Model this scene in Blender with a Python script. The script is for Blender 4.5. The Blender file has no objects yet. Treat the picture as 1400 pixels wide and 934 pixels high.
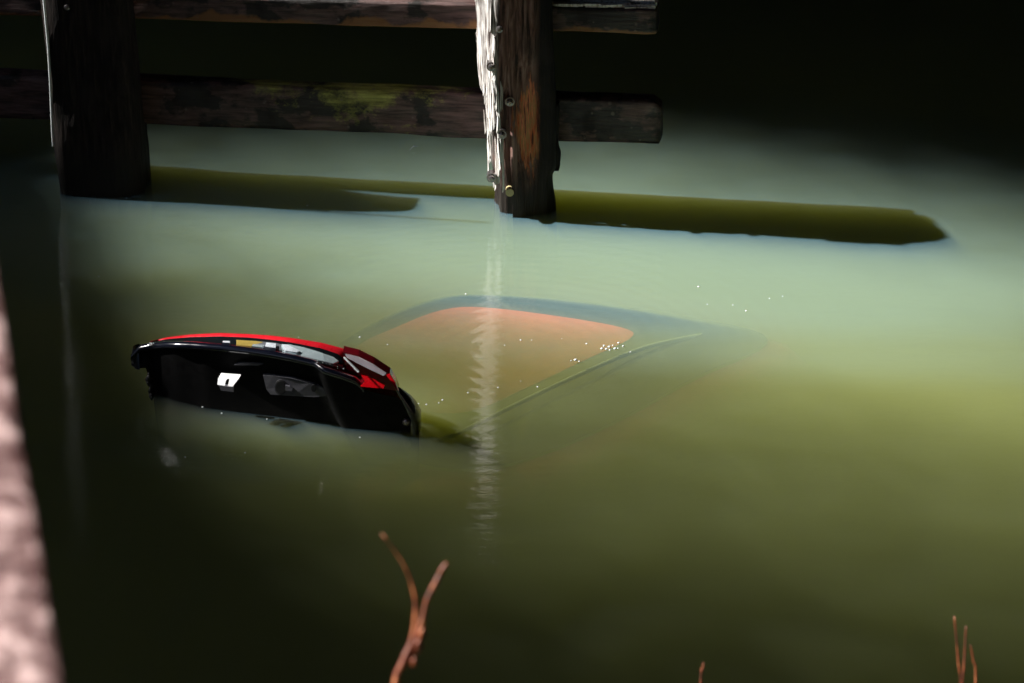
import bpy, bmesh, math, random
import numpy as np
from mathutils import Vector, noise, Matrix
R = math.radians
random.seed(7)
rng = np.random.default_rng(7)
sc = bpy.context.scene
COL = sc.collection

# ------------------------------------------------------------------ camera
PITCH, DIST, FPX = R(25), 14.0, 4000.0
CAM = Vector((0, -DIST*math.cos(PITCH), DIST*math.sin(PITCH)))
cd = bpy.data.cameras.new('camera'); cam = bpy.data.objects.new('camera', cd); COL.objects.link(cam)
cam.location = CAM; cam.rotation_euler = (R(90)-PITCH, 0, 0)
cd.sensor_width = 36; cd.lens = 36*FPX/1400; cd.clip_end = 400; cd.clip_start = .05
cd.dof.use_dof = True; cd.dof.focus_distance = 14.2; cd.dof.aperture_fstop = 3.6; cd.dof.aperture_blades = 0
sc.camera = cam
FW = Vector((0, math.cos(PITCH), -math.sin(PITCH))); UP = Vector((0, math.sin(PITCH), math.cos(PITCH)))
def ray(px, py): return (FW + Vector((1, 0, 0))*((px-700)/FPX) + UP*((467-py)/FPX))
def G(px, py, z=0.0):                      # a point at height z seen at a place of the photograph
    d = ray(px, py); return CAM + d*((z-CAM.z)/d.z)
def P(px, py, y):                          # a point at distance y seen at a place of the photograph
    d = ray(px, py); return CAM + d*((y-CAM.y)/d.y)
def proj(x, y, z=0.0):
    v = Vector((x, y, z))-CAM; w = v.dot(FW)
    return 700+FPX*v.x/w, 467-FPX*v.dot(UP)/w

# ------------------------------------------------------------------ sun, sky
EL = R(38)
a = G(780, 308); b = G(1230, 338)
sh = Vector((b.x-a.x, b.y-a.y)).normalized()            # direction in which shadows fall
SUN = Vector((-sh.x*math.cos(EL), -sh.y*math.cos(EL), math.sin(EL)))
sl = bpy.data.lights.new('sun', 'SUN'); sl.energy = 5.0; sl.angle = R(.7); sl.color = (1, .955, .89)
so = bpy.data.objects.new('sun', sl); COL.objects.link(so)
so.rotation_euler = SUN.to_track_quat('Z', 'Y').to_euler()
w = bpy.data.worlds.new('World'); sc.world = w; w.use_nodes = True
nt = w.node_tree; nt.nodes.clear()
sky = nt.nodes.new('ShaderNodeTexSky'); sky.sky_type = 'NISHITA'; sky.sun_disc = False
sky.sun_elevation = EL; sky.sun_rotation = math.atan2(SUN.x, SUN.y)
bg = nt.nodes.new('ShaderNodeBackground'); bg.inputs[1].default_value = .05
wo = nt.nodes.new('ShaderNodeOutputWorld')
nt.links.new(sky.outputs[0], bg.inputs[0]); nt.links.new(bg.outputs[0], wo.inputs[0])
sc.view_settings.view_transform = 'Standard'; sc.view_settings.look = 'None'
sc.view_settings.exposure = 1.6; sc.view_settings.gamma = 1
sc.render.engine = 'CYCLES'
cy = sc.cycles
cy.use_denoising = True; cy.denoiser = 'OPENIMAGEDENOISE'; cy.use_adaptive_sampling = False
cy.max_bounces = 12; cy.volume_bounces = 5; cy.transparent_max_bounces = 24
cy.diffuse_bounces = 3; cy.glossy_bounces = 4; cy.sample_clamp_indirect = 8
cy.caustics_reflective = False; cy.caustics_refractive = False

# ------------------------------------------------------------------ node helper
class M:
    def __init__(s, name):
        s.m = bpy.data.materials.new(name); s.m.use_nodes = True
        s.t = s.m.node_tree; s.t.nodes.clear(); s.out = s.n('OutputMaterial'); s._co = None
    def n(s, t, **k):
        x = s.t.nodes.new('ShaderNode'+t)
        for a, v in k.items():
            if a.startswith('i_'): s.put(x.inputs[int(a[2:])], v)
            else: setattr(x, a, v)
        return x
    def put(s, sock, v):
        if isinstance(v, bpy.types.NodeSocket): s.t.links.new(v, sock)
        elif isinstance(v, bpy.types.Node): s.t.links.new(v.outputs[0], sock)
        else:
            if isinstance(v, tuple) and len(v) == 3 and len(getattr(sock, 'default_value', ())) == 4: v = (*v, 1)
            sock.default_value = v
    def co(s, scale=(1, 1, 1), rot=(0, 0, 0)):
        if s._co is None: s._co = s.n('TexCoord').outputs['Object']
        mp = s.n('Mapping', i_0=s._co); mp.inputs['Scale'].default_value = scale; mp.inputs['Rotation'].default_value = rot
        return mp.outputs[0]
    def noise(s, sc_, vec=None, detail=4, rough=.55, dist=0):
        x = s.n('TexNoise'); s.put(x.inputs['Vector'], vec or s.co()); x.inputs['Scale'].default_value = sc_
        x.inputs['Detail'].default_value = detail; x.inputs['Roughness'].default_value = rough; x.inputs['Distortion'].default_value = dist
        return x.outputs[0]
    def ramp(s, f, stops, interp='LINEAR'):
        r = s.n('ValToRGB', i_0=f); e = r.color_ramp.elements; r.color_ramp.interpolation = interp
        while len(e) < len(stops): e.new(.5)
        for q, (p, c) in zip(e, stops): q.position = p; q.color = (*c, 1) if isinstance(c, tuple) else (c, c, c, 1)
        return r.outputs[0]
    def mix(s, f, a, b, mode='MIX'):
        x = s.n('Mix', data_type='RGBA', blend_type=mode)
        s.put(x.inputs[0], f); s.put(x.inputs[6], a); s.put(x.inputs[7], b); return x.outputs[2]
    def math(s, op, a, b=0.0, clamp=False):
        x = s.n('Math', operation=op, use_clamp=clamp); s.put(x.inputs[0], a); s.put(x.inputs[1], b); return x.outputs[0]
    def bump(s, h, strength=.5, dist=.01, nrm=None):
        x = s.n('Bump'); x.inputs['Strength'].default_value = strength; x.inputs['Distance'].default_value = dist
        s.put(x.inputs['Height'], h)
        if nrm: s.put(x.inputs['Normal'], nrm)
        return x.outputs[0]
    def pbr(s, col, rough=.6, normal=None, **k):
        p = s.n('BsdfPrincipled'); s.put(p.inputs['Base Color'], col); s.put(p.inputs['Roughness'], rough)
        if normal: s.put(p.inputs['Normal'], normal)
        for a, v in k.items(): s.put(p.inputs[a.replace('_', ' ')], v)
        s.t.links.new(p.outputs[0], s.out.inputs[0]); return s.m
    def xyz(s):
        sp = s.n('SeparateXYZ', i_0=s.co()); return sp.outputs

# ------------------------------------------------------------------ object helpers
def link(name, me, mat, parent=None, smooth=True):
    o = bpy.data.objects.new(name, me); COL.objects.link(o)
    if mat and not me.materials: me.materials.append(mat)
    if smooth:
        for p in me.polygons: p.use_smooth = True
    if parent: o.parent = parent
    return o
def raw(name, vs, fs, mat, parent=None, smooth=True):
    me = bpy.data.meshes.new(name); me.from_pydata([tuple(v) for v in vs], [], fs); me.update()
    return link(name, me, mat, parent, smooth)
def tag(o, label=None, cat=None, group=None, kind=None):
    if label: o['label'] = label
    if cat: o['category'] = cat
    if group: o['group'] = group
    if kind: o['kind'] = kind
    return o
def empty(name, loc=(0, 0, 0)):
    o = bpy.data.objects.new(name, None); COL.objects.link(o); o.location = loc; o.empty_display_size = .1; return o
def grid(rows, close_u=False):
    nv, nu = len(rows), len(rows[0]); vs = [p for r in rows for p in r]; fs = []
    for j in range(nv-1):
        for i in range(nu if close_u else nu-1):
            i2 = (i+1) % nu
            fs.append((j*nu+i, j*nu+i2, (j+1)*nu+i2, (j+1)*nu+i))
    return vs, fs
def tube(pts, rads, seg=8, caps=True):
    rows = []
    for k, p in enumerate(pts):
        p = Vector(p); t = (Vector(pts[min(k+1, len(pts)-1)])-Vector(pts[max(k-1, 0)])).normalized()
        u = t.cross(Vector((0, 1, .01))).normalized()
        if u.length < .5: u = Vector((1, 0, 0))
        v = t.cross(u); r = rads[k] if hasattr(rads, '__len__') else rads
        rows.append([p+(u*math.cos(q*2*math.pi/seg)+v*math.sin(q*2*math.pi/seg))*r for q in range(seg)])
    vs, fs = grid(rows, True)
    if caps:
        fs.append(tuple(range(seg))[::-1]); n = len(vs); fs.append(tuple(range(n-seg, n)))
    return vs, fs
def merge(parts):
    V, F = [], []
    for vs, fs in parts:
        o = len(V); V += list(vs); F += [tuple(i+o for i in f) for f in fs]
    return V, F
def bm_obj(name, bm, mat, parent=None, smooth=True):
    me = bpy.data.meshes.new(name); bm.to_mesh(me); bm.free(); return link(name, me, mat, parent, smooth)
def spline(pts, n):
    out = []; k = len(pts)
    for i in range(n):
        u = i/(n-1)*(k-1); a = min(int(u), k-2); f = u-a
        p0, p1_, p2, p3 = pts[max(a-1, 0)], pts[a], pts[a+1], pts[min(a+2, k-1)]
        out.append(.5*((2*p1_)+(-p0+p2)*f+(2*p0-5*p1_+4*p2-p3)*f*f+(-p0+3*p1_-3*p2+p3)*f**3))
    return out
def fb(x, y, z, o=4): return noise.fractal(Vector((x, y, z)), 1.0, 2.0, o)
def ip(x, pts): return float(np.interp(x, [p[0] for p in pts], [p[1] for p in pts]))
def ss(a, b, x): t = min(1, max(0, (x-a)/(b-a))); return t*t*(3-2*t)

# ------------------------------------------------------------------ materials
def mat_wood(name, kind):
    m = M(name); st = m.co((9, 9, .8)); fib = m.noise(5, st, 8, .65, .4); big = m.noise(3.2, m.co((1, 1, .45)), 4)
    z = m.xyz()
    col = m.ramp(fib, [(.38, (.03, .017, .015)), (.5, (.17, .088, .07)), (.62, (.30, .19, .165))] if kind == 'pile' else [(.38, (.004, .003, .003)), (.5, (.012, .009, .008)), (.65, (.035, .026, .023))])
    if kind == 'pile':
        # heart wood laid bare in the lower middle of the face
        cen = m.math('ADD', m.math('MULTIPLY', m.math('ABSOLUTE', m.math('ADD', z[0], -.055)), 3.6),
                     m.math('MULTIPLY', m.math('ABSOLUTE', m.math('ADD', z[2], -.50)), 1.6))
        mk = m.ramp(m.math('ADD', cen, m.math('MULTIPLY', fib, 1.1)), [(.95, 1.0), (1.3, 0.0)])
        heart = m.ramp(m.noise(7, m.co((7, 7, .6)), 6), [(.36, (.10, .03, .018)), (.43, (.62, .15, .06)), (.5, (.4, .23, .10)), (.56, (.8, .25, .13)), (.64, (.13, .06, .04))])
        col = m.mix(mk, col, heart)
        # bleached, split sapwood on the weather side
        bl = m.math('ADD', z[0], m.math('MULTIPLY', m.math('ADD', fib, -.5), .1))
        bl = m.math('ADD', bl, m.ramp(m.math('ADD', z[2], m.math('MULTIPLY', fib, .3)), [(.5, .03), (.75, 0.0)]))
        bm_ = m.ramp(m.math('ADD', bl, .5), [(.375, 1.0), (.39, 0.0)])
        col = m.mix(bm_, col, m.ramp(fib, [(.42, (.07, .05, .045)), (.5, (.45, .42, .4)), (.6, (.78, .78, .77))]))
        # near-black strip paints the shade on the right-hand arris
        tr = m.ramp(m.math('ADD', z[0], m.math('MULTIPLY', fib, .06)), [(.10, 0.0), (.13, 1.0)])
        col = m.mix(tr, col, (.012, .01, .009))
    mold = m.ramp(m.noise(6, m.co((1, 1, .6)), 5), [(.5, 0.0), (.62, .55)])
    col = m.mix(mold, col, (.03, .024, .022))
    wet = m.ramp(m.math('ADD', z[2], m.math('MULTIPLY', big, .3)), [(.3, 1.0), (.5, 0.0)])
    col = m.mix(m.math('MULTIPLY', wet, .93), col, (.010, .009, .008))
    rough = m.ramp(wet, [(0, .75), (1, .5)])
    n1 = m.bump(fib, .9, .012); n1 = m.bump(m.noise(18, st, 4), .5, .004, n1)
    return m.pbr(col, rough, n1, Specular_IOR_Level=.22)
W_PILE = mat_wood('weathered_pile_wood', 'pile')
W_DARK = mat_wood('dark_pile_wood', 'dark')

def mat_beam(name, lichen=0, ochre=False, wettop=False):
    m = M(name); z = m.xyz(); g = m.noise(4, m.co((1.0, 9, 9)), 7, .65, .3)
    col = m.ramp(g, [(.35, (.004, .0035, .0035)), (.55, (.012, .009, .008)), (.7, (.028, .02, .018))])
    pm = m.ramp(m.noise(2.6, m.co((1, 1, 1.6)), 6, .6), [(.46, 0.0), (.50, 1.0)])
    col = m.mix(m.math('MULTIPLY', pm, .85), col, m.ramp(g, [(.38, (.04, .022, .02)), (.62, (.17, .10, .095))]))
    if lichen:
        w_ = m.math('MULTIPLY', m.math('ABSOLUTE', m.math('ADD', z[0], -lichen)), .9)
        lm = m.math('SUBTRACT', m.math('MULTIPLY', m.noise(5, m.co((.7, 1, 1)), 9, .75), 1.6), m.math('ADD', m.math('MULTIPLY', w_, w_), .40))
        lm = m.math('ADD', lm, m.math('MULTIPLY', z[2], 1.2))
        col = m.mix(m.ramp(lm, [(.5, 0.0), (.72, .9)]), col, m.ramp(g, [(.38, (.14, .14, .02)), (.62, (.5, .5, .12))]))
    if ochre:
        om = m.math('SUBTRACT', m.noise(3.1, m.co((1, 1, 1)), 5), m.math('MULTIPLY', z[2], 3.4))
        col = m.mix(m.ramp(om, [(.36, 0.0), (.42, 1.0)]), col, (.24, .11, .04))
    vo = m.n('TexVoronoi'); m.put(vo.inputs['Vector'], m.co()); vo.inputs['Scale'].default_value = 15
    spot = m.ramp(m.math('ADD', vo.outputs['Distance'], m.math('MULTIPLY', m.noise(9), .5)), [(.31, 1.0), (.38, 0.0)])
    col = m.mix(m.math('MULTIPLY', spot, .7), col, (.15, .125, .115))
    n1 = m.bump(g, .8, .01); n1 = m.bump(m.noise(30, detail=4), .5, .004, n1)
    return m.pbr(col, m.ramp(m.noise(7), [(.35, .3), (.65, .8)]), n1)

def simple(name, col, rough=.5, metal=0.0, coat=0.0, bump=None, **k):
    m = M(name); g = m.noise(bump[0] if bump else 14, detail=5)
    c = m.mix(m.ramp(g, [(.35, 0.0), (.75, .45)]), col, tuple(x*.6 for x in col))
    nn = m.bump(g, .4, bump[1]) if bump else None
    r = m.ramp(m.noise(30, detail=3), [(.3, max(.02, rough*.8)), (.7, min(1, rough*1.25))])
    return m.pbr(c, r, nn, Metallic=metal, Coat_Weight=coat, Coat_Roughness=.04, **k)
PAINT = simple('red_car_paint', (.66, .010, .022), .3, 0, 1)
ROOFP = simple('orange_red_roof_paint', (.60, .10, .02), .35, 0, .6)
GLASSD = simple('dark_window_glass', (.006, .008, .01), .04, 0, 1)
TRIM = simple('black_inner_trim', (.003, .003, .0035), .6, bump=(90, .0008), Specular_IOR_Level=.12)
GLOSSB = simple('glossy_black_lip', (.004, .005, .012), .2, 0, 1)
GREYP = simple('grey_plastic', (.11, .11, .13), .5, bump=(120, .0006))
WHITEM = simple('white_painted_metal', (.85, .87, .9), .35)
STEEL = simple('rusty_dark_steel', (.30, .28, .28), .3, .9, bump=(60, .002))
BRASS = simple('pale_plug', (.5, .42, .22), .5, bump=(60, .003))
LENSR = simple('red_lamp_lens', (.85, .006, .014), .08, 0, 1)
LENSD = simple('dark_red_lamp_lens', (.2, .006, .014), .06, 0, 1)
LENSC = simple('clear_lamp_strip', (.5, .45, .5), .12, 0, 1)
RUBBER = simple('black_rubber', (.004, .004, .005), .5)

# ------------------------------------------------------------------ water
def build_water():
    m = M('murky_green_water')
    # ripples: long low ones, fine ones, and rings round the wreck and the bubbles
    h = m.math('MULTIPLY', m.noise(1.0, m.co((3.2, 8.5, 1)), 2, .5, .3), .6)
    h = m.math('ADD', h, m.math('MULTIPLY', m.noise(1.0, m.co((9, 40, 1)), 3, .55, .9), .25))
    h = m.math('ADD', h, m.math('MULTIPLY', m.noise(1.0, m.co((30, 100, 1)), 2, .5, .4), .10))
    def rings(c, k, r0, r1):
        v = m.n('VectorMath', operation='DISTANCE'); m.put(v.inputs[0], m.co()); v.inputs[1].default_value = (c[0], c[1], 0)
        d = m.math('ADD', v.outputs['Value'], m.math('MULTIPLY', m.noise(1.3, detail=2), .25))
        s = m.math('SINE', m.math('MULTIPLY', d, k))
        f = m.ramp(m.math('MULTIPLY', v.outputs['Value'], 1/r1), [(0, 0.0), (r0/r1, .55), (.6, .3), (1, 0.0)])
        return m.math('MULTIPLY', s, f)
    g1 = G(375, 570); g2 = G(700, 480)
    h = m.math('ADD', h, m.math('MULTIPLY', rings(g2, 75, .35, 2.1), .2))
    nrm = m.bump(h, 1.0, WAVE)
    fr = m.n('Fresnel', i_0=1.6); m.put(fr.inputs['Normal'], nrm)
    gl = m.n('BsdfGlossy', i_0=(1, 1, 1), i_1=0.0); m.put(gl.inputs['Normal'], nrm)
    tr = m.n('BsdfTransparent')
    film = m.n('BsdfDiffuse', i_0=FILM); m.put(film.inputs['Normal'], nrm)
    # bluish film weight, highest across the middle of the pool, round the piles
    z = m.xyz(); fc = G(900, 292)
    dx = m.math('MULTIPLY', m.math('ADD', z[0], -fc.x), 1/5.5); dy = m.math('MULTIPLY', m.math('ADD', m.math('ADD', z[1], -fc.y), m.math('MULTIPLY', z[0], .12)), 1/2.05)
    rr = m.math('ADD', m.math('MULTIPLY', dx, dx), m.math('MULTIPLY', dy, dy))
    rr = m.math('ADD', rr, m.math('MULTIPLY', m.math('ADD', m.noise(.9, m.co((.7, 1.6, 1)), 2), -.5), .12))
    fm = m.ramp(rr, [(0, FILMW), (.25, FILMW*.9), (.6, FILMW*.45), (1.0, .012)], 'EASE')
    g3 = G(360, 606); e1 = m.math('MULTIPLY', m.math('ADD', z[0], -g3.x), 1/.85); e2 = m.math('MULTIPLY', m.math('ADD', z[1], -g3.y), 1/.42)  # extra bluish film paints the lit glow in front of the tailgate
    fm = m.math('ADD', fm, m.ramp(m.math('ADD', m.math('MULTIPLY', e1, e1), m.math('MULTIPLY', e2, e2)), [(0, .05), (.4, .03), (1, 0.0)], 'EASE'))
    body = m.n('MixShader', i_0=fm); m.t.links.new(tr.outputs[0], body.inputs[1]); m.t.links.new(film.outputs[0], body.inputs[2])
    mx = m.n('MixShader', i_0=fr.outputs[0]); m.t.links.new(body.outputs[0], mx.inputs[1]); m.t.links.new(gl.outputs[0], mx.inputs[2])
    # the side walls and the bed of the water body are plain transparent
    geo = m.n('NewGeometry'); sp = m.n('SeparateXYZ', i_0=geo.outputs['True Normal'])
    top = m.math('GREATER_THAN', sp.outputs[2], .5)
    fin = m.n('MixShader', i_0=top); m.t.links.new(tr.outputs[0], fin.inputs[1]); m.t.links.new(mx.outputs[0], fin.inputs[2])
    m.t.links.new(fin.outputs[0], m.out.inputs[0])
    # suspended silt: scattering plus absorption
    s = m.n('VolumeScatter'); smax = max(SCAT)
    s.inputs['Color'].default_value = (*[c/smax for c in SCAT], 1); s.inputs['Density'].default_value = smax
    s.inputs['Anisotropy'].default_value = .25
    ab = m.n('VolumeAbsorption'); amax = max(ABSO)*1.02
    ab.inputs['Color'].default_value = (*[1-c/amax for c in ABSO], 1); ab.inputs['Density'].default_value = amax
    ad = m.n('AddShader'); m.t.links.new(s.outputs[0], ad.inputs[0]); m.t.links.new(ab.outputs[0], ad.inputs[1])
    m.t.links.new(ad.outputs[0], m.out.inputs['Volume'])
    X0, X1, Y0, Y1, Z = -14, 16, -5.2, 8.0, -1.6
    vs = [(X0, Y0, Z), (X1, Y0, Z), (X1, Y1, Z), (X0, Y1, Z), (X0, Y0, 0), (X1, Y0, 0), (X1, Y1, 0), (X0, Y1, 0)]
    fs = [(3, 2, 1, 0), (4, 5, 6, 7), (0, 1, 5, 4), (1, 2, 6, 5), (2, 3, 7, 6), (3, 0, 4, 7)]
    return tag(raw('water', vs, fs, m.m, smooth=False), 'murky green water lit by one patch of sun', None, None, 'structure')
WAVE = .0040
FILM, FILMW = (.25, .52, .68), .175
SCAT = (3.0, 3.35, 3.0)
ABSO = (2.9, 2.75, 9.0)
build_water()

# ------------------------------------------------------------------ ground: mud bed and near bank, added dark wall on the far side
def build_ground():
    m = M('mud'); g = m.noise(3, detail=8)
    mud = m.pbr(m.ramp(g, [(.3, (.025, .02, .012)), (.7, (.08, .065, .04))]), .85, m.bump(g, .8, .05))
    ys = list(np.linspace(-60, -3.2, 40)) + list(np.linspace(-2.8, 60, 24))
    rows = []
    for y in ys:
        r = []
        for x in np.linspace(-70, 70, 71):
            if y < -3.4: z = min(3.9, -.75 + (-3.4-y)*.47) + .08*fb(x*.6, y*.6, 0)
            elif y > 8.0: z = -1.7 + ss(8.0, 9, y)*3.3
            else: z = -1.75 + .05*fb(x, y, 0)
            if abs(x) > 15 and y > -3.4: z = max(z, -1.7+ss(14, 20, abs(x))*3.6)
            r.append((x, y, z))
        rows.append(r)
    vs, fs = grid(rows)
    tag(raw('ground', vs, fs, mud), 'muddy bank and bed of the pond', None, None, 'structure')
    # added unseen wall on the far side: dark concrete blocking sky from the water
    c = M('blocker_wall_concrete'); gg = c.noise(1.5, detail=8)
    cm = c.pbr(c.ramp(gg, [(.3, (.010, .010, .009)), (.7, (.032, .030, .026))]), .9, c.bump(gg, .6, .03))
    vs, fs = [], []
    rows = [[(x, 7.2+.03*fb(x, z, 1), z) for x in np.linspace(-24, 26, 60)] for z in np.linspace(-1.8, 11, 24)]
    v1, f1 = grid(rows); rows2 = [[(x, 8.4, z) for x in (-24, 26)] for z in (-1.8, 11)]
    v2, f2 = grid(rows2)
    v3 = [(-24, 7.2, 11), (26, 7.2, 11), (26, 8.4, 11), (-24, 8.4, 11)]
    vs, fs = merge([(v1, f1), (v2, [t[::-1] for t in f2]), (v3, [(0, 1, 2, 3)])])
    tag(raw('sky_blocker_wall', vs, fs, cm), 'added unseen dark concrete wall blocking the sky at the far side', 'wall')
build_ground()
def build_blocker_bridge():  # unseen slab and side walls added to shut out sky light
    c = M('dark_blocker_concrete'); gg = c.noise(.8, detail=8)
    cm = c.pbr(c.ramp(gg, [(.3, (.010, .0095, .009)), (.7, (.025, .023, .021))]), .9, c.bump(gg, .5, .03))
    root = empty('blocker_bridge', (6, -6, 8.6)); tag(root, 'added dark concrete bridge overhead, unseen, keeping sky light off the water', 'bridge')
    def bx(name, x0, x1, y0, y1, z0, z1):
        bm = bmesh.new(); bmesh.ops.create_cube(bm, size=1)
        for v in bm.verts: v.co = Vector((x0+(x1-x0)*(v.co.x+.5)-6, y0+(y1-y0)*(v.co.y+.5)+6, z0+(z1-z0)*(v.co.z+.5)-8.6))
        bmesh.ops.bevel(bm, geom=bm.edges[:], offset=.04, segments=2, affect='EDGES')
        bm_obj(name, bm, cm, root, False)
    bx('blocker_deck', BX0, 24, -22, 7.1, 8.9, 9.4)
    bx('blocker_wall', 17, 17.8, -21.5, 7.0, -1.7, 8.89); bx('blocker_wall', BX0-6, 16.9, -22, -21.2, 1.5, 8.89)
    for k in range(6): bx('blocker_girder', BX0+1.6+k*4.2, BX0+2.1+k*4.2, -22, 7.1, 8.1, 8.896)
BX0 = -5.4
build_blocker_bridge()

# ------------------------------------------------------------------ unseen trees, crowns shaped to throw the wanted shade (left, out of frame)
def light(px, py):  # wanted sunlight on the water; leaf density is shaped from it
    xl = 125 + (py-280)*.33
    l = ss(xl-25, xl+70+max(0, py-350)*.22, px)*(.34+.66*ss(60, 850, px))
    t = ss(80, 340, py - max(0, px-850)*.14)**2.3
    pe = py - (px-700)*.2
    bt = 1.0 if pe < 400 else math.exp(-(pe-400)/132)
    rt = 1 - .18*ss(1200, 1500, px)
    e = ((px-425)/235)**2+((py-548)/56)**2; bl = .72*ss(1.0, .25, e)
    return max(l*t*bt*rt, bl*ss(xl+20, xl+170, px))
def build_shade_trees():
    lm = M('leaf'); leaf = lm.pbr(lm.ramp(lm.noise(2), [(.3, (.03, .05, .012)), (.7, (.07, .10, .03))]), .6)
    bk = M('bark'); bark = bk.pbr(bk.ramp(bk.noise(6, bk.co((4, 4, 1))), [(.3, (.03, .022, .016)), (.7, (.10, .075, .055))]), .85)
    def leaves(n, x0, x1, y0, y1, t0, t1, size, fn):
        V = []; cnt = 0
        i_ = np.arange(n); g = np.stack([x0+(x1-x0)*((i_*.8191725134+.3) % 1), y0+(y1-y0)*((i_*.6710436067+.1) % 1)], 1); u = (i_*.5497004779) % 1
        keep = np.array([fn(*p) for p in g]) > u
        g = g[keep]; k = len(g); t = rng.uniform(t0, t1, k)
        c = np.stack([g[:, 0]+SUN.x*t, g[:, 1]+SUN.y*t, SUN.z*t], 1)
        a1 = rng.normal(size=(k, 3)); a1 /= np.linalg.norm(a1, axis=1)[:, None]
        a2 = np.cross(a1, rng.normal(size=(k, 3))); a2 /= np.linalg.norm(a2, axis=1)[:, None]
        s = size*rng.uniform(.7, 1.3, k)[:, None]
        q = np.stack([c-a1*s, c+a2*s*.45, c+a1*s, c-a2*s*.45], 1).reshape(-1, 3)
        return q
    def dens(x, y):
        if y < -5.4: return 0
        px, py = proj(x, y); L = max(.004, light(px, py)) if (-100 < px < 1650 and -80 < py < 1050) else .004
        return min(1, -math.log(L)/5.5)
    A = .5*(.05*.05*.9)*2*.5                  # mean area a small leaf shows the sun
    n1 = int(5.5*math.sin(EL)/A*(11*10.5))
    q1 = leaves(n1, -5, 6, -5.4, 5.1, 28, 40, .05, dens)
    def dens2(x, y):
        if -4.6 < x < 5.2 and -5.4 < y < 4.6: return 0
        if -12 < y < -5.4: return .0
        return 1
    A2 = .5*(.3*.3*.9)*2*.5
    n2 = int(4.2*math.sin(EL)/A2*(40*38))
    q2 = leaves(n2, -24, 16, -28, 10, 22, 36, .3, dens2)
    # low foliage added along the left bank to block sky light
    k3 = 16000; c3 = np.stack([rng.uniform(-17, -13.4, k3), rng.uniform(-22, 9, k3), .2+7.6*rng.random(k3)**.9], 1)
    a1 = rng.normal(size=(k3, 3)); a1 /= np.linalg.norm(a1, axis=1)[:, None]
    a2 = np.cross(a1, rng.normal(size=(k3, 3))); a2 /= np.linalg.norm(a2, axis=1)[:, None]
    q3 = np.stack([c3-a1*.3, c3+a2*.14, c3+a1*.3, c3-a2*.14], 1).reshape(-1, 3)
    allq = np.concatenate([q1, q2, q3]); print('leaves', len(allq)//4)
    # split the foliage between three trees by distance across
    ymid = allq.reshape(-1, 4, 3)[:, 0, 1]
    lo, hi = np.quantile(ymid, [.33, .66])
    for sel, lab in ((ymid < lo, 'nearest of the unseen trees shaped to shade the water from the left'), (((ymid >= lo) & (ymid < hi)), 'middle one of the unseen trees shaped to shade the water from the left'), (ymid >= hi, 'farthest of the unseen trees shaped to shade the water from the left')):
        q = allq.reshape(-1, 4, 3)[sel].reshape(-1, 3); k = len(q)//4
        c = q.mean(0); base = Vector((c[0], c[1], .8))
        root = empty('shade_tree', base); tag(root, lab, 'shade_tree', 'unseen trees shaped to shade the water')
        me = bpy.data.meshes.new('shade_crown'); me.vertices.add(len(q)); me.vertices.foreach_set('co', (q-np.array(base)).ravel())
        me.loops.add(len(q)); me.loops.foreach_set('vertex_index', np.arange(len(q)))
        me.polygons.add(k); me.polygons.foreach_set('loop_start', np.arange(0, 4*k, 4)); me.update(calc_edges=True)
        cr = link('shade_crown', me, leaf, root, smooth=False)
        pr = [tube([(0, 0, 0), (-.3, .1, 3), (-.6, .2, 6), (-1.2, 0, 8.5)], [.42, .34, .26, .1], 10)]
        for i in range(9):
            an = i*2.4; z0 = 3.5+i*.4
            pr.append(tube([(-.5, .1, z0), (-1.5+math.cos(an), math.sin(an), z0+1.4), (-2.5+math.cos(an)*2, math.sin(an)*2, z0+2.4)], [.14, .09, .03], 6))
        vs, fs = merge(pr); raw('trunk', vs, fs, bark, root)
build_shade_trees()

# ------------------------------------------------------------------ piles
def pile(loc, hw, z0, z1, rot, mat, seed, split=None, lean=(0, 0), squash=None):
    rows = []; NS = 96; nz = 150
    for j in range(nz+1):
        z = z0+(z1-z0)*j/nz; r = []
        for i in range(NS):
            th = 2*math.pi*i/NS; c, s = math.cos(th), math.sin(th); e = 5.0
            rr = (abs(c)**e+abs(s)**e)**(-1/e)*hw
            x, y = rr*c, rr*s
            f = fb(x*22+seed, y*22, z*1.6, 4); g = fb(x*5+seed, y*5, z*2.2+9, 3); crack = fb(x*48, y*48+seed, z*1.2, 2)
            d = .008*f+.014*g-.02*max(0, crack-.35)
            if split: d += split(x, y, z, g)
            k = 1+d/hw; wx, wy = x*k, y*k
            if squash: wy = wy*(1-(squash if wy > 0 else .22)*ss(.25, 1.15, z))
            cr, sr = math.cos(rot), math.sin(rot)
            r.append((wx*cr-wy*sr+lean[0]*z, wx*sr+wy*cr+lean[1]*z, z))
        rows.append(r)
    vs, fs = grid(rows, True); n = len(vs)
    vs.append((lean[0]*z1, lean[1]*z1, z1-.02)); fs += [(n-NS+i, n-NS+(i+1) % NS, n) for i in range(NS)]
    root = empty('timber_pile', loc)
    o = raw('post', vs, fs, mat, root)
    return root
B1 = G(712, 298); C1 = Vector((B1.x, B1.y+.20, 0))          # near pile
B0 = G(137, 268); C0 = Vector((B0.x, B0.y+.22, 0))          # left pile
PH = 2.10*math.tan(EL)
def split1(x, y, z, g):
    d = 0
    if x < -.09: d -= .028*ss(.72, .62, z+.1*g) + .02*ss(.4, .1, z)     # sapwood gone below a ragged step
    if x > .08 and y < 0: d -= .03*ss(.5, .8, z)*0 + .018*ss(.22, .16, z+.05*g)*ss(.08, .15, x)
    if y < -.1 and -.05 < x < .12: d -= .02*ss(.92, .80, z+.06*g)*ss(.2, .4, z)
    return d
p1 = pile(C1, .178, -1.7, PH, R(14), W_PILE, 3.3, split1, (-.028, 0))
tag(p1, 'weathered split timber pile with bleached white left edge and bolt heads', 'pile')
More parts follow.
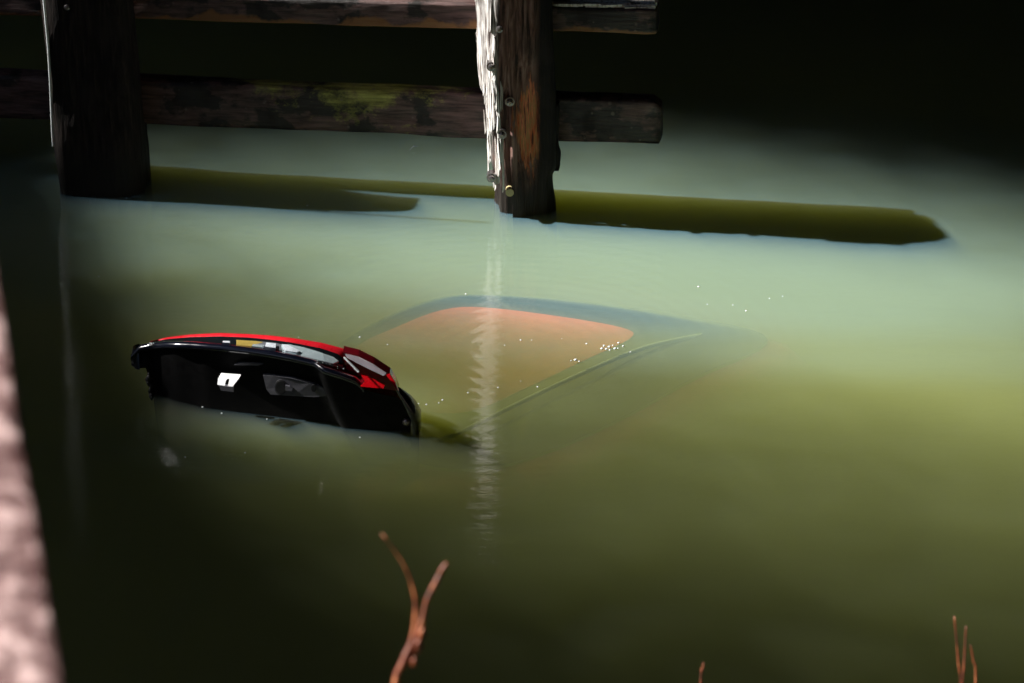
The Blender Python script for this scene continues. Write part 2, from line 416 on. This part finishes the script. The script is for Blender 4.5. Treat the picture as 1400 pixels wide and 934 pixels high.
p0 = pile(C0, .232, -1.7, 1.2, R(1), W_DARK, 8.1, None, (-.035, 0), .95)
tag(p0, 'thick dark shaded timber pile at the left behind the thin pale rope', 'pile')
# splinters and loose sapwood strips down the weather edge of the near pile
def strips():
    parts = []
    for i in range(90):
        z = random.uniform(.12, PH-.1); L = random.uniform(.06, .34); wd = random.uniform(.003, .010)
        x = random.uniform(-.212, -.118) + (-.028)*z + (.03 if z < .65 else 0); xl_ = x+.028*z; y = -.212+max(0, -.125-xl_)*3.6*(1 if z > .65 else .8)+random.uniform(.0, .016)
        k = random.uniform(-.01, .01); t = random.uniform(.003, .009)
        a, b, c_, d_ = (x, y, z), (x+wd, y-t, z+.02), (x+k+wd*.6, y-t, z+L), (x+k, y, z+L+.03)
        o_ = [(q[0]+.003, q[1]+.012, q[2]) for q in (a, b, c_, d_)]
        parts.append(([a, b, c_, d_]+o_, [(0, 1, 2, 3), (7, 6, 5, 4), (0, 4, 5, 1), (1, 5, 6, 2), (2, 6, 7, 3), (3, 7, 4, 0)]))
    vs, fs = merge(parts)
    m = M('bleached_splinters'); f = m.noise(7, m.co((9, 9, 1)), 6)
    o = raw('splinter', vs, fs, m.pbr(m.ramp(f, [(.35, (.35, .3, .27)), (.5, (.7, .68, .66)), (.7, (.8, .8, .79))]), .8, m.bump(f, .7, .004)), p1, False)
    o['kind'] = 'stuff'
strips()
def bolt(px, py, mat, r=.019, flat=False, parent=p1, C=C1, yoff=-.192):
    p = P(px, py, C.y+yoff)-C
    if parent is p1:
        for _ in range(3): p = P(px, py, C.y-.170+.25*(p.x+.028*p.z))-C
    pr = []
    vs, fs = tube([p+Vector((0, .05, 0)), p+Vector((0, -.006, 0))], r*1.35, 14); pr.append((vs, fs))
    if not flat:
        vs, fs = tube([p+Vector((0, 0, 0)), p+Vector((0, -.014, 0)), p+Vector((0, -.024, 0)), p+Vector((0, -.028, 0))], [r, r, r*.86, r*.5], 8 if r < .02 else 12); pr.append((vs, fs))
    vs, fs = merge(pr); return raw('bolt', vs, fs, mat, parent, False)
for q in ((683, 39), (672, 91), (697, 139), (686, 184), (672, 243)): bolt(*q, STEEL)
bb = bolt(697, 262, BRASS, .016, True); bb.location.y -= .012; bb['label'] = 'pale plug in the dark wet foot of the pile'
bolt(92, 9, STEEL, .017, False, p0, C0, -.178)
# loose plank end behind the near pile
m_ = W_DARK
def box_bm(x0, x1, y0, y1, z0, z1, nx, ny, nz, amp=.0, seed=0, bev=.0, wear=None):
    """a box of fine quads, rounded and roughened"""
    bm = bmesh.new(); cx, cy_, cz = (x0+x1)/2, (y0+y1)/2, (z0+z1)/2; hx, hy, hz = (x1-x0)/2, (y1-y0)/2, (z1-z0)/2
    V = {}
    def vert(i, j, k):
        if (i, j, k) not in V:
            x, y, z = x0+(x1-x0)*i/nx, y0+(y1-y0)*j/ny, z0+(z1-z0)*k/nz
            p = Vector((x, y, z)); inner = Vector((max(x0+bev, min(x1-bev, x)), max(y0+bev, min(y1-bev, y)), max(z0+bev, min(z1-bev, z))))
            d = p-inner
            if d.length > 1e-6 and bev: p = inner+d.normalized()*min(d.length, bev)
            f = fb(p.x*3+seed, p.y*16, p.z*16, 4)*amp + fb(p.x*1.3+seed, p.y*4, p.z*4, 3)*amp*1.2
            nrm = d.normalized() if d.length > 1e-6 else Vector((0, 0, 0))
            p = p+nrm*f
            if wear: p = wear(p, f)
            V[(i, j, k)] = bm.verts.new(p)
        return V[(i, j, k)]
    def face(a): bm.faces.new([vert(*q) for q in a])
    for i in range(nx):
        for j in range(ny):
            face([(i, j, 0), (i, j+1, 0), (i+1, j+1, 0), (i+1, j, 0)]); face([(i, j, nz), (i+1, j, nz), (i+1, j+1, nz), (i, j+1, nz)])
        for k in range(nz):
            face([(i, 0, k), (i+1, 0, k), (i+1, 0, k+1), (i, 0, k+1)]); face([(i, ny, k), (i, ny, k+1), (i+1, ny, k+1), (i+1, ny, k)])
    for j in range(ny):
        for k in range(nz):
            face([(0, j, k), (0, j, k+1), (0, j+1, k+1), (0, j+1, k)]); face([(nx, j, k), (nx, j+1, k), (nx, j+1, k+1), (nx, j, k+1)])
    return bm

# ------------------------------------------------------------------ the two horizontal beams behind the piles
ROW = (C1-C0); ROW.z = 0; rdir = ROW.normalized(); rang = math.atan2(rdir.y, rdir.x)
def beam(pxr, py_bot_r, py_top_r, py_bot_l, mat, label, thick, back, seed, wear=None):
    """beam along the row; its right end and both bottom heights come from the photograph"""
    org = C1+Vector((-rdir.y, rdir.x, 0))*back
    # distance of the front face at the right end
    def hit(px, py):
        d = ray(px, py); nrm = Vector((-rdir.y, rdir.x, 0)); t = (org-CAM).dot(nrm)/d.dot(nrm); return CAM+d*t
    e = hit(pxr, py_bot_r); tp = hit(pxr, py_top_r); l = hit(204, py_bot_l)
    L = (e-l).length; tilt = math.asin((l.z-e.z)/L)
    h = tp.z-e.z
    bm = box_bm(-L-2.6, 0, 0, thick, 0, h, 110, 5, 9, .006, seed, .018, wear)
    o = bm_obj('beam', bm, mat)
    o.name = 'timber_beam'; o.location = e; o.rotation_euler = (0, tilt, rang)
    tag(o, label, 'beam', 'horizontal timber beams tied to the piles'); return o
def wear_low(p, f):
    if p.x > -.05: p.z = p.z - .03*ss(-.05, 0, p.x)*ss(.1, .25, p.z) ; 
    return p
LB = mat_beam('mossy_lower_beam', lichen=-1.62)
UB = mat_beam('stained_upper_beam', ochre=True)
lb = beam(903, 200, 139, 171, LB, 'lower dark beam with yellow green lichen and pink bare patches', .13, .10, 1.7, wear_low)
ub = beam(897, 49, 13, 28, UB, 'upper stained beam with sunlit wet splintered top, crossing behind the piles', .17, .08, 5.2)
# sunlit splintered strips on top of the upper beam's free end
def top_splinters():
    parts = []; hz = .152
    for i in range(60):
        x = random.uniform(-.46, .02); y = random.uniform(.0, .16); L = random.uniform(.05, .2); wd = random.uniform(.003, .009)
        z = .150+random.uniform(-.004, .008)
        q = [(x-L, y, z), (x, y+random.uniform(-.01, .01), z+random.uniform(-.002, .006)), (x, y+wd, z+.006), (x-L, y+wd, z+.003)]
        o_ = [(a[0], a[1]+.001, a[2]-.012) for a in q]
        parts.append((q+o_, [(0, 1, 2, 3), (7, 6, 5, 4), (0, 4, 5, 1), (1, 5, 6, 2), (2, 6, 7, 3), (3, 7, 4, 0)]))
    vs, fs = merge(parts); o = raw('splinter', vs, fs, bpy.data.materials['bleached_splinters'], ub, False); o['kind'] = 'stuff'
top_splinters()
pe = P(759, 200, C1.y+.03)
bm = box_bm(-.05, .022, -.03, .03, -.13, .25, 4, 4, 16, .008, 4, .006)
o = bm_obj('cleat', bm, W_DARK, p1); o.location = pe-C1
# mooring rope thrown over the top of the left pile, above the frame: only its mirror image shows
m = M('pale_rope'); wv = m.n('TexWave'); m.put(wv.inputs['Vector'], m.co((1, 1, 1), (0, 0, .6))); wv.inputs['Scale'].default_value = 30
ropem = m.pbr(m.ramp(wv.outputs[1], [(.2, (.6, .68, .7)), (.7, (.8, .86, .88))]), .7)
ry = C0.y-.19; pts = [P(73, 200, ry), P(71.5, 180, ry), P(69, 120, ry), P(65.5, 60, ry), P(60, 0, ry), P(57, -50, ry)]
pts += [P(54, -110, ry), P(49, -190, ry)]
vs, fs = tube(spline(pts, 80), .0065, 8); tag(raw('mooring_rope', vs, fs, ropem), 'thin pale rope hanging down beside the dark left pile', 'rope')

# ------------------------------------------------------------------ the sunken car
car = empty('sunken_car', G(640, 520, -.9)); CO = Vector(car.location)
tag(car, 'red car sunk in green water with its black tailgate standing above the surface', 'car')
def cpart(name, vs, fs, mat, parent=car, smooth=True):
    o = raw(name, [Vector(v)-CO for v in vs], fs, mat, car, smooth)
    if parent is not car: o.parent = parent
    return o
# outline rings of the roof seen through the water: (px, py, depth)
def ring(pts, n=64):
    """closed smooth ring through G points"""
    P3 = [G(*p) for p in pts]; k = len(P3); out = []
    for i in range(n):
        u = i/n*k; a = int(u) % k; f = u-int(u)
        p0, p1_, p2, p3 = P3[(a-1) % k], P3[a], P3[(a+1) % k], P3[(a+2) % k]
        out.append(.5*((2*p1_)+(-p0+p2)*f+(2*p0-5*p1_+4*p2-p3)*f*f+(-p0+3*p1_-3*p2+p3)*f**3))
    return out
RO = [(600, 425, -.045), (655, 420, -.035), (760, 432, -.035), (850, 448, -.05), (862, 462, -.075), (800, 492, -.10), (720, 530, -.12), (650, 560, -.15), (590, 563, -.19), (535, 540, -.26), (480, 500, -.2), (490, 472, -.14), (545, 446, -.08)]
OU = [(590, 408, -.08), (660, 402, -.06), (780, 408, -.06), (930, 430, -.06), (1050, 462, -.09), (950, 515, -.10), (850, 570, -.10), (750, 615, -.11), (650, 640, -.15), (540, 620, -.2), (440, 530, -.24), (440, 490, -.17), (510, 440, -.1)]
r_in, r_out = ring(RO), ring(OU)
cen = sum(r_in, Vector())/len(r_in)
rows = [[cen+(p-cen)*t+Vector((0, 0, -.03*(1-t*t))) for p in r_in] for t in (.02, .2, .4, .6, .8, .93, 1.0)]
vs, fs = grid(rows, True); cpart('roof', vs, fs, ROOFP)
rows = []
for t in np.linspace(0, 1, 6): rows.append([a.lerp(b_, t)-Vector((0, 0, .004+.03*math.sin(t*math.pi)*-1)) for a, b_ in zip(r_in, r_out)])
vs, fs = grid(rows, True); cpart('window_band', vs, fs, GLASSD)
rows = []
for t in np.linspace(0, 1, 8):
    rows.append([p+Vector(((p.x-cen.x)*.42*t**.8, (p.y-cen.y)*.42*t**.8, -.02-.9*t**1.5)) for p in r_out])
vs, fs = grid(rows, True); cpart('body', vs, fs, PAINT)
rail = [G(*q) for q in ((600, 603, -.12), (640, 586, -.09), (700, 556, -.07), (760, 527, -.055), (820, 500, -.05), (880, 476, -.05), (940, 462, -.06), (1000, 452, -.09))]
vs, fs = tube(spline(rail, 40), .011, 8); cpart('roof_rail', vs, fs, simple('light_rail', (.26, .3, .25), .4))

# ---- tailgate standing out of the water
WL = [(178, 537), (207, 541), (239, 553), (280, 562), (317, 567), (360, 572), (400, 577), (440, 581), (474, 584), (520, 586), (580, 587)]
RI = [(178, 484), (183, 475), (190, 471), (205, 467), (230, 461), (260, 457.5), (300, 455.5), (340, 457), (370, 459), (400, 462.5), (440, 469), (470, 477), (490, 484), (511, 495), (534, 510), (541, 523), (546, 532), (557, 543), (574, 568)]
GF = [(178, 485), (200, 469), (230, 463.5), (260, 461), (300, 460), (340, 461.5), (370, 464.5), (400, 468.5), (440, 476.5), (462, 484), (470, 490)]
LI = [(178, 487), (190, 474), (205, 470.5), (230, 469), (260, 469.5), (300, 472.5), (340, 477), (370, 481.5), (400, 487), (440, 496.5), (470, 505.5), (490, 513), (497, 524), (524, 531), (545, 535), (557, 546), (574, 572)]
def yw(px): return G(px, ip(px, WL)).y
pxs = list(np.linspace(179, 205, 8))+list(np.linspace(212, 540, 56))+list(np.linspace(545, 573, 10))
bulge = lambda px, t: .045*ss(0, .16, (px-(428+95*t**1.6))/100)          # moulding swelling over the right corner
def foot(px):                              # lowest visible pixel of the panel; the left tip hangs clear of the water
    return ip(px, [(178, 500), (186, 505), (199, 504), (204, 530), (208, 545), (214, 640), (600, 640)])
rows = []
for k in range(25):
    t = k/24; r = []
    for px in pxs:
        y0 = yw(px); top = P(px, ip(px, LI)+2.5, y0+.012); fy = foot(px)
        bz = P(px, fy, y0).z if fy < 600 else -.35
        z = top.z+(bz-top.z)*t
        # inner trim is dished a little between lip and foot
        y = y0+.012-bulge(px, t)+.02*math.sin(min(1, t*1.3)*math.pi)-.004*t
        r.append(Vector((top.x, y, z)))
    rows.append(r)
vs, fs = grid(rows)
gate = cpart('tailgate', vs, fs, TRIM)
# glossy folded lip running along the top edge
rows = []
for dy, dz in ((-.003, -.028), (-.012, -.022), (-.017, -.012), (-.016, -.003), (-.008, .003), (.004, .004), (.018, 0), (.03, -.004)):
    rows.append([P(px, ip(px, LI), yw(px)+.010)+Vector((0, dy-bulge(px, 0), dz)) for px in pxs if px < 500])
vs, fs = grid(rows); cpart('lip', vs, fs, GLOSSB, gate)
# window pane between the lip and the red outer skin
gx = [p for p in pxs if 205 <= p <= 470]
rows = []
for t in np.linspace(0, 1, 7):
    rows.append([P(px, ip(px, LI)-1, yw(px)+.03).lerp(P(px, ip(px, GF), yw(px)+.135), t)+Vector((0, 0, -.014*math.sin(t*math.pi))) for px in gx])
vs, fs = grid(rows); cpart('window_glass', vs, fs, GLASSD, gate)
# red outer skin: rounded ridge, then down the back
rows = []
def rid(px): return P(px, ip(px, RI), yw(px)+.16*ss(170, 230, px)*(1-.75*ss(470, 574, px)))
for (fy, dz) in ((-.7, None), (-.35, None), (0, 0), (.25, -.006), (.6, -.03), (1.2, -.1), (2.0, -.25), (2.6, -.45)):
    r = []
    for px in [p for p in pxs if p > 203]:
        if dz is not None and fy > 0: px = max(px, 206+min(fy, .6)*20)
        R0 = rid(px); g = P(px, min(ip(px, GF), 498) if px <= 470 else ip(px, LI)-2, yw(px)+.135*(1-.8*ss(470, 574, px)))
        if dz is None: r.append(R0.lerp(g, -fy/.7)+Vector((0, 0, .004 if fy > -.6 else 0)))
        else: r.append(R0+Vector((0, fy*.07, dz)))
    rows.append(r)
vs, fs = grid(rows); cpart('outer_skin', vs, fs, PAINT, gate)
# black left end cap
rows = []
for k in range(10):
    an = k/9*math.pi; r = []
    for j in range(8):
        t = j/7; top = P(181, 476, yw(181)+.01); z = top.z-.004-(top.z-P(184, 504, yw(181)).z)*t
        r.append(Vector((top.x+.03-.04*math.sin(an)*(.75+.25*math.sin(t*3.1)), yw(185)+.035-.035*math.cos(an), z)))
    rows.append(r)
vs, fs = grid(rows); cpart('end_cap', vs, fs, GLOSSB, gate)

def plate(name, pix, off, thick, mat, parent=gate, tilt=0):
    """flat fitting on the face: pixel outline -> polygon at its own depth, with thickness"""
    ym = min(q[1] for q in pix); fr = [P(px, py, yw(px)+off-tilt*(py-ym)) for px, py in pix]; n = len(fr)
    bk_ = [v+Vector((0, thick, 0)) for v in fr]
    fs = [tuple(range(n)), tuple(range(2*n-1, n-1, -1))]+[(i, i+n, (i+1) % n+n, (i+1) % n) for i in range(n)]
    return cpart(name, fr+bk_, fs, mat, parent, False)
# latch: white plate with a slot, its dark foot below
plate('latch_plate', [(302, 511.5), (329, 513.5), (324, 521), (318, 528.5), (311.5, 527.8), (313, 522), (314, 518.8), (311.6, 517.6), (308.8, 520.5), (307.3, 527.5), (297, 526), (298, 519)], -.02, .012, WHITEM, tilt=.0042)
plate('latch_foot', [(299, 527), (319, 529.5), (319.5, 536), (302, 534)], -.012, .02, GREYP)
# grey recess panel, handle hole, clip
plate('recess_panel', [(359.5, 513), (374, 514), (400, 517.5), (424, 524), (446, 532), (454, 541), (430, 543), (400, 541.5), (370, 539.5), (364, 532)], .004, .02, GREYP)
def disc(px, py, rx, ry, n=24): return [(px+rx*math.cos(2*math.pi*i/n), py+ry*math.sin(2*math.pi*i/n)) for i in range(n)]
plate('hole_rim', disc(383.5, 530, 8, 10.5), -.001, .01, simple('rim_plastic', (.035, .035, .04), .4))
plate('handle_hole', disc(383.5, 530, 6.3, 8.8), -.004, .01, RUBBER)
plate('pull_tab', [(390, 527), (396, 529), (400, 532), (399, 535), (390, 534)], -.012, .02, GREYP)
plate('clip', disc(429, 531, 3.6, 5), -.002, .01, RUBBER)
plate('moulding', [(330, 496), (360, 497.5), (352, 500), (320, 499)], .003, .012, GREYP)
# wiper on the pane, then patches for the bright water seen through it
def onpane(px, py): return P(px, py, yw(px)+.07)+Vector((0, 0, .006))
vs, fs = tube([onpane(386, 481.5), onpane(396, 483.5), onpane(408, 487), onpane(419, 491.5)], [.006, .007, .006, .003], 8); cpart('wiper', vs, fs, RUBBER, gate)
HW = simple('pale_patch', (.62, .68, .76), .3, 0, .5); HG = simple('pale_grey_patch', (.34, .42, .45), .25, 0, 1); HO = simple('olive_water', (.30, .22, .05), .4)  # colours that paint the lit pale and olive water showing in the pane
def onglass(name, pix, mat, lift=.004):
    """thin coloured patch lying on the sloping pane"""
    def q(px, py):
        t = (ip(px, LI)-1-py)/max(1.0, ip(px, LI)-1-ip(px, GF)); return P(px, ip(px, LI)-1, yw(px)+.03).lerp(P(px, ip(px, GF), yw(px)+.135), t)+Vector((0, 0, lift-.014*math.sin(min(1, max(0, t))*math.pi)*.6))
    tp_ = []
    for a2, b2 in zip(pix, pix[1:]+pix[:1]):
        for k in range(4): tp_.append((a2[0]+(b2[0]-a2[0])*k/4, a2[1]+(b2[1]-a2[1])*k/4))
    fr = [q(*p) for p in tp_]; n = len(fr); bk_ = [v-Vector((0, 0, .016)) for v in fr]
    return cpart(name, fr+bk_, [tuple(range(n)), tuple(range(2*n-1, n-1, -1))]+[(i, i+n, (i+1) % n+n, (i+1) % n) for i in range(n)], mat, gate, False)
onglass('bright_water_patch', [(384, 470), (396, 470.5), (414, 474), (436, 480), (456, 487), (463, 492), (455, 496), (440, 493), (420, 488.5), (402, 484), (386, 480)], HG, .002)
onglass('bright_water_patch', [(350, 465.5), (376, 468), (384, 470), (385, 478), (362, 474.5), (346, 473)], simple('mid_grey_patch', (.12, .13, .15), .3, 0, 1), .002)
onglass('olive_water_patch', [(323, 464), (348, 465.5), (360, 467), (350, 470), (344, 473), (323, 471)], HO, .003)
onglass('pale_pane_patch', [(305, 467), (314, 467.3), (314.5, 471), (304, 470.6)], HW, .012)
onglass('pale_pane_patch', [(364, 470), (377, 471.5), (377, 478), (362, 476.5)], HW, .014)
onglass('pale_pane_patch', [(346, 470.5), (361, 471.5), (359, 476), (344, 474)], HG, .008)
onglass('pale_pane_patch', [(386, 471.5), (394, 472.5), (402, 476), (410, 480), (405, 483), (390, 480.5)], HW, .010)
# tail lamp in four lenses
lamp = plate('tail_lamp', [(469, 482), (490, 487), (511, 497.5), (533, 512), (541, 525), (545, 535), (524, 531.5), (492, 528.5), (498, 523), (493, 513), (470, 490)], -.035, .07, LENSD)
def lpl(name, pix, off, mat): return plate(name, pix, off, .01, mat, gate, tilt=.0028)
lpl('lamp_strip', [(472, 484.5), (490, 489), (510, 499), (528, 511), (524, 514), (505, 505), (487, 496), (474, 489)], -.040, LENSC)
lpl('lamp_edge', [(469.5, 489.5), (471.5, 489), (491, 508.5), (489, 509.5)], -.042, WHITEM)
lpl('lamp_lens', [(494, 513), (502, 515), (514, 521), (526, 527), (524, 531.5), (493, 528.5), (499, 523)], -.041, LENSR)
lpl('lamp_lens', [(528, 513), (533, 512), (541, 525), (545, 535), (534, 521)], -.043, LENSR)
# glossy corner trim running down to the water
rows = []
for dx, dy, dz in ((-8, -.02, -.004), (-4, -.038, 0), (0, -.03, .002), (3, 0, 0), (4, .05, -.01)):
    rows.append([P(px+dx*s, py, yw(560)-.02)+Vector((0, dy*s, dz)) for px, py, s in ((544, 529, .4), (549, 535, .7), (557, 544, 1), (564, 554, 1.2), (570, 566, 1.3), (571, 576, 1.2), (571, 590, 1.2))])
vs, fs = grid(rows); cpart('corner_trim', vs, fs, GLOSSB, gate)
vs, fs = tube([P(556, 577, yw(556)-.06), P(556, 577, yw(556)-.03)], [.012, .02], 14); cpart('bumper_stop', vs, fs, STEEL, gate)
# ragged seal hanging from the left edge
parts = []
for i in range(14):
    q = P(202+i*.5+random.uniform(-2, 2), 512+i*2.3, yw(206)+random.uniform(0, .02)); r = random.uniform(.008, .016)
    parts.append(tube([q+Vector((0, 0, r)), q, q-Vector((0, 0, r*1.5))], [r*.5, r, r*.3], 6))
vs, fs = merge(parts); o = cpart('torn_seal', vs, fs, RUBBER, gate); o['kind'] = 'stuff'
# droplets along the lip
parts = []
for i in range(16):
    px = random.choice([random.uniform(425, 475), random.uniform(395, 480), random.uniform(200, 212)])
    q = P(px, ip(px, LI)+random.uniform(-2, 1), yw(px)-.012-bulge(px, 0)); r = random.uniform(.0015, .0038)
    parts.append(tube([q-Vector((r, 0, 0)), q-Vector((r*.6, 0, 0)), q+Vector((r*.6, 0, 0)), q+Vector((r, 0, 0))], [r*.3, r, r, r*.3], 6))
vs, fs = merge(parts); o = cpart('water_drop', vs, fs, simple('drop', (.8, .85, .9), .05, 0, 1), gate); o['kind'] = 'stuff'

# ------------------------------------------------------------------ bubbles and floating specks
BUB = simple('bubble_foam', (.85, .9, .92), .12, 0, 1)
def dome_mesh(name, n=10, m_=5, sq=1.0):
    rows = [[(math.cos(2*math.pi*i/n)*math.cos(k/m_*math.pi/2), math.sin(2*math.pi*i/n)*math.cos(k/m_*math.pi/2), math.sin(k/m_*math.pi/2)*sq) for i in range(n)] for k in range(m_)]
    vs, fs = grid(rows, True); vs.append((0, 0, sq)); b0 = (m_-1)*n
    fs += [(b0+i, b0+(i+1) % n, len(vs)-1) for i in range(n)]; fs.append(tuple(range(n))[::-1])
    me = bpy.data.meshes.new(name); me.from_pydata(vs, [], fs); me.update(); me.materials.append(BUB)
    for p in me.polygons: p.use_smooth = True
    return me
DM = dome_mesh('bubble')
ORD = ['leftmost', 'second from the left', 'third from the left', 'fourth from the left', 'fifth from the left', 'middle one', 'fifth from the right', 'fourth from the right', 'third from the right', 'second from the right', 'rightmost']
for k, (px, py, r) in enumerate(((823, 477, .013), (826, 473, .011), (829, 477.5, .012), (833, 474.5, .013), (834, 479, .010), (838, 472.5, .008), (841, 477, .014), (845, 476.6, .008), (846, 469, .010), (852, 473.5, .010), (862, 481.5, .008))):
    o = bpy.data.objects.new('bubble', DM); COL.objects.link(o); o.location = G(px, py, .001); o.scale = (r*.62, r*.62, r*.5)
    tag(o, ORD[k]+' of eleven white bubbles clustered above the sunken roof', 'bubble', 'larger bubble cluster above the sunken roof')
for px, py, r, l_ in ((781, 493.5, .007, 'tiny leftmost bubble'), (787, 492.5, .015, 'biggest middle bubble'), (792, 494.5, .009, 'small rightmost bubble')):
    o = bpy.data.objects.new('bubble', DM); COL.objects.link(o); o.location = G(px, py, .001); o.scale = (r*.62, r*.62, r*.5)
    tag(o, l_+' of the trio lower left of the main bubble cluster', 'bubble', 'trio of bubbles above the sunken roof')
SM = dome_mesh('speck', 8, 3, .5)
SPK = [(135, 378, 'alone on the water right of the left pile and above the tailgate'), (408, 461, 'just behind the red ridge of the tailgate'), (492, 461, 'behind the tail lamp near the sunken roof corner'),
 (530, 471, 'on the left part of the sunken roof, right of the tail lamp'), (727, 465, 'leftmost of four in a row across the middle of the sunken roof, right of the streak'), (768, 463, 'brightest of the row right of the pile reflection over the roof'),
 (563, 547, 'first of three beside the right corner of the tailgate, upper left one'), (572, 552, 'middle of three beside the right corner of the tailgate'), (583, 553, 'rightmost of three beside the right corner of the tailgate'),
 (277, 556.5, 'against the foot of the black tailgate, left of the white latch'), (303, 565, 'at the foot of the tailgate right below the white latch'), (365, 573, 'at the foot of the tailgate below the grey recess panel'),
 (492, 598, 'just below the right end of the tailgate'), (253, 625, 'in the dark water well below the left half of the tailgate'), (335, 619, 'in the water below the middle of the tailgate, beside the latch reflection'),
 (712, 465, 'close to the right side of the pale pile reflection over the roof'), (802, 470, 'just left of the main bubble cluster'), (712, 521, 'over the lower part of the sunken roof, upper right of a loose three'),
 (735, 529, 'beside the pale roof rail below the roof centre'), (681, 530, 'on the pale pile reflection over the lower roof'), (605, 547, 'over the near edge of the sunken roof'),
 (1002, 417, 'between the two pairs on the bright water right of the roof'), (1052, 408, 'left one of the pair farthest right on the bright water'), (1070, 405, 'right one of the pair farthest right on the bright water'),
 (967, 416, 'lower left of the loose group on the bright water right of the pile'), (955, 392, 'highest of the loose group on the bright water right of the pile'), (637, 402, 'just above the far edge of the sunken roof left of the streak'),
 (420, 281, 'below the thin part of the olive shadow left of the pile'), (640, 537, 'left of the pale pile reflection near the roof edge'), (1020, 425, 'lowest of the loose group on the bright water right of the roof'),
 (690, 472, 'touching the right side of the pile reflection over the roof'), (600, 551, 'nearest the tailgate of two over the near roof edge')]
for px, py, l_ in SPK:
    o = bpy.data.objects.new('floating_speck', SM); COL.objects.link(o); r = random.uniform(.003, .0058); o.location = G(px, py, .001); o.scale = (r, r*1.3, r)
    tag(o, 'white speck '+l_ if len(l_.split()) < 15 else ' '.join(('speck '+l_).split()[:16]), 'speck', 'tiny specks floating on the water')
a_, b_ = G(559, 206, .004), G(572, 200, .012)
mid = (a_+b_)/2+Vector((0, 0, .012)); n_ = Vector((.2, 1, 0)).normalized()*.006
vs = [a_, mid-n_, b_, mid+n_, mid+Vector((0, 0, .004))]
tag(raw('floating_leaf', vs, [(0, 1, 4), (1, 2, 4), (2, 3, 4), (3, 0, 4), (3, 2, 1, 0)], simple('pale_leaf', (.7, .68, .6), .5), None, False), 'thin pale leaf floating between the beam and the shadow', 'leaf')

# ------------------------------------------------------------------ foreground: blurred sunlit post, bare red twigs
def near(px, py, d): r_ = ray(px, py); return CAM+r_*d
def fg_post():
    m = M('sunlit_bark'); g = m.noise(22, m.co((1, 1, .5)), 6, .7)
    mat = m.pbr(m.ramp(g, [(.38, (.06, .024, .024)), (.5, (.15, .075, .072)), (.62, (.55, .39, .38))]), m.ramp(m.noise(40), [(.4, .25), (.6, .7)]), m.bump(g, .9, .02))
    top = near(-118, 100, 4.35); bot = near(8, 1100, 3.0)
    ax = (bot-top).normalized(); pts = [top-ax*.5+ax*t for t in np.linspace(0, 2.9, 60)]
    vs, fs = [], []
    rows = []
    for k, p in enumerate(pts):
        rows.append([p+Vector((math.cos(a2), math.sin(a2), 0))*(.074+.0035*fb(math.cos(a2)*2, math.sin(a2)*2, k*.25, 4)) for a2 in np.linspace(0, 2*math.pi, 40, endpoint=False)])
    vs, fs = grid(rows, True); fs.append(tuple(range(40)))
    root = empty('fence_post', pts[-1]); o = raw('post', [v-pts[-1] for v in vs], fs, mat, root)
    tag(root, 'out of focus sunlit pinkish post close to the camera at lower left', 'post')
fg_post()
TW = M('red_brown_twig'); tg = TW.noise(30, detail=5)
TWM = TW.pbr(TW.ramp(tg, [(.38, (.05, .009, .003)), (.52, (.18, .038, .010)), (.64, (.36, .12, .045))]), .5, TW.bump(tg, .5, .003))
def twig_plant(stems, d, label, leaf=False, grp=None):
    base = near(stems[0][0][0], stems[0][0][1], d)
    root = empty('twig', base); tag(root, label, 'twig', grp)
    for st in stems:
        pts = [near(x, y, d) for x, y, r in st]
        rr = [.72*q for q in np.interp(np.linspace(0, 1, 24), np.linspace(0, 1, len(st)), [r for _, _, r in st])]
        vs, fs = tube([p-base for p in spline(pts, 24)], [r*(1+.25*fb(i*.9, r*100, 0)) for i, r in enumerate(rr)], 8)
        raw('stem', vs, fs, TWM, root)
    return root
tp = twig_plant([[(520, 1240, .013), (537, 960, .010), (552, 905, .011), (563, 880, .010), (568, 850, .007), (568, 820, .005), (560, 790, .0035), (548, 765, .0028), (522, 730, .0018)],
                 [(556, 905, .010), (566, 885, .010), (577, 850, .008), (584, 820, .006), (597, 795, .007), (604, 780, .007), (611, 770, .005)]], 5.9, 'forked red brown twig in the foreground below the bubbles')
vs = []; p_ = near(572, 885, 8.0)
parts = []
for (x, y, s_) in ((577, 868, .010), (572, 884, .012), (566, 906, .008), (603, 783, .005)):
    q = near(x, y, 5.88)-tp.location
    vs, fs = (tube([q+Vector((.3*s_, 0, 1.6*s_)), q+Vector((0, 0, .6*s_)), q-Vector((.1*s_, 0, .5*s_)), q-Vector((.3*s_, 0, 1.3*s_))], [.2*s_, .7*s_, .75*s_, .15*s_], 7)); raw('bud', vs, fs, TWM, tp)
twig_plant([[(1312, 1200, .005), (1315, 960, .005), (1318, 910, .0045), (1321, 856, .003)], [(1316, 1200, .005), (1314, 960, .004), (1310, 900, .004), (1305, 843, .003)], [(1328, 1200, .005), (1334, 940, .004), (1331, 905, .0035), (1327, 882, .0025)]], 8.4, 'three thin straight reddish stalks at the lower right edge')
twig_plant([[(956, 1200, .005), (958, 940, .004), (960, 920, .0035), (962, 906, .0025)]], 8.4, 'single short stalk tip at the bottom edge right of centre')
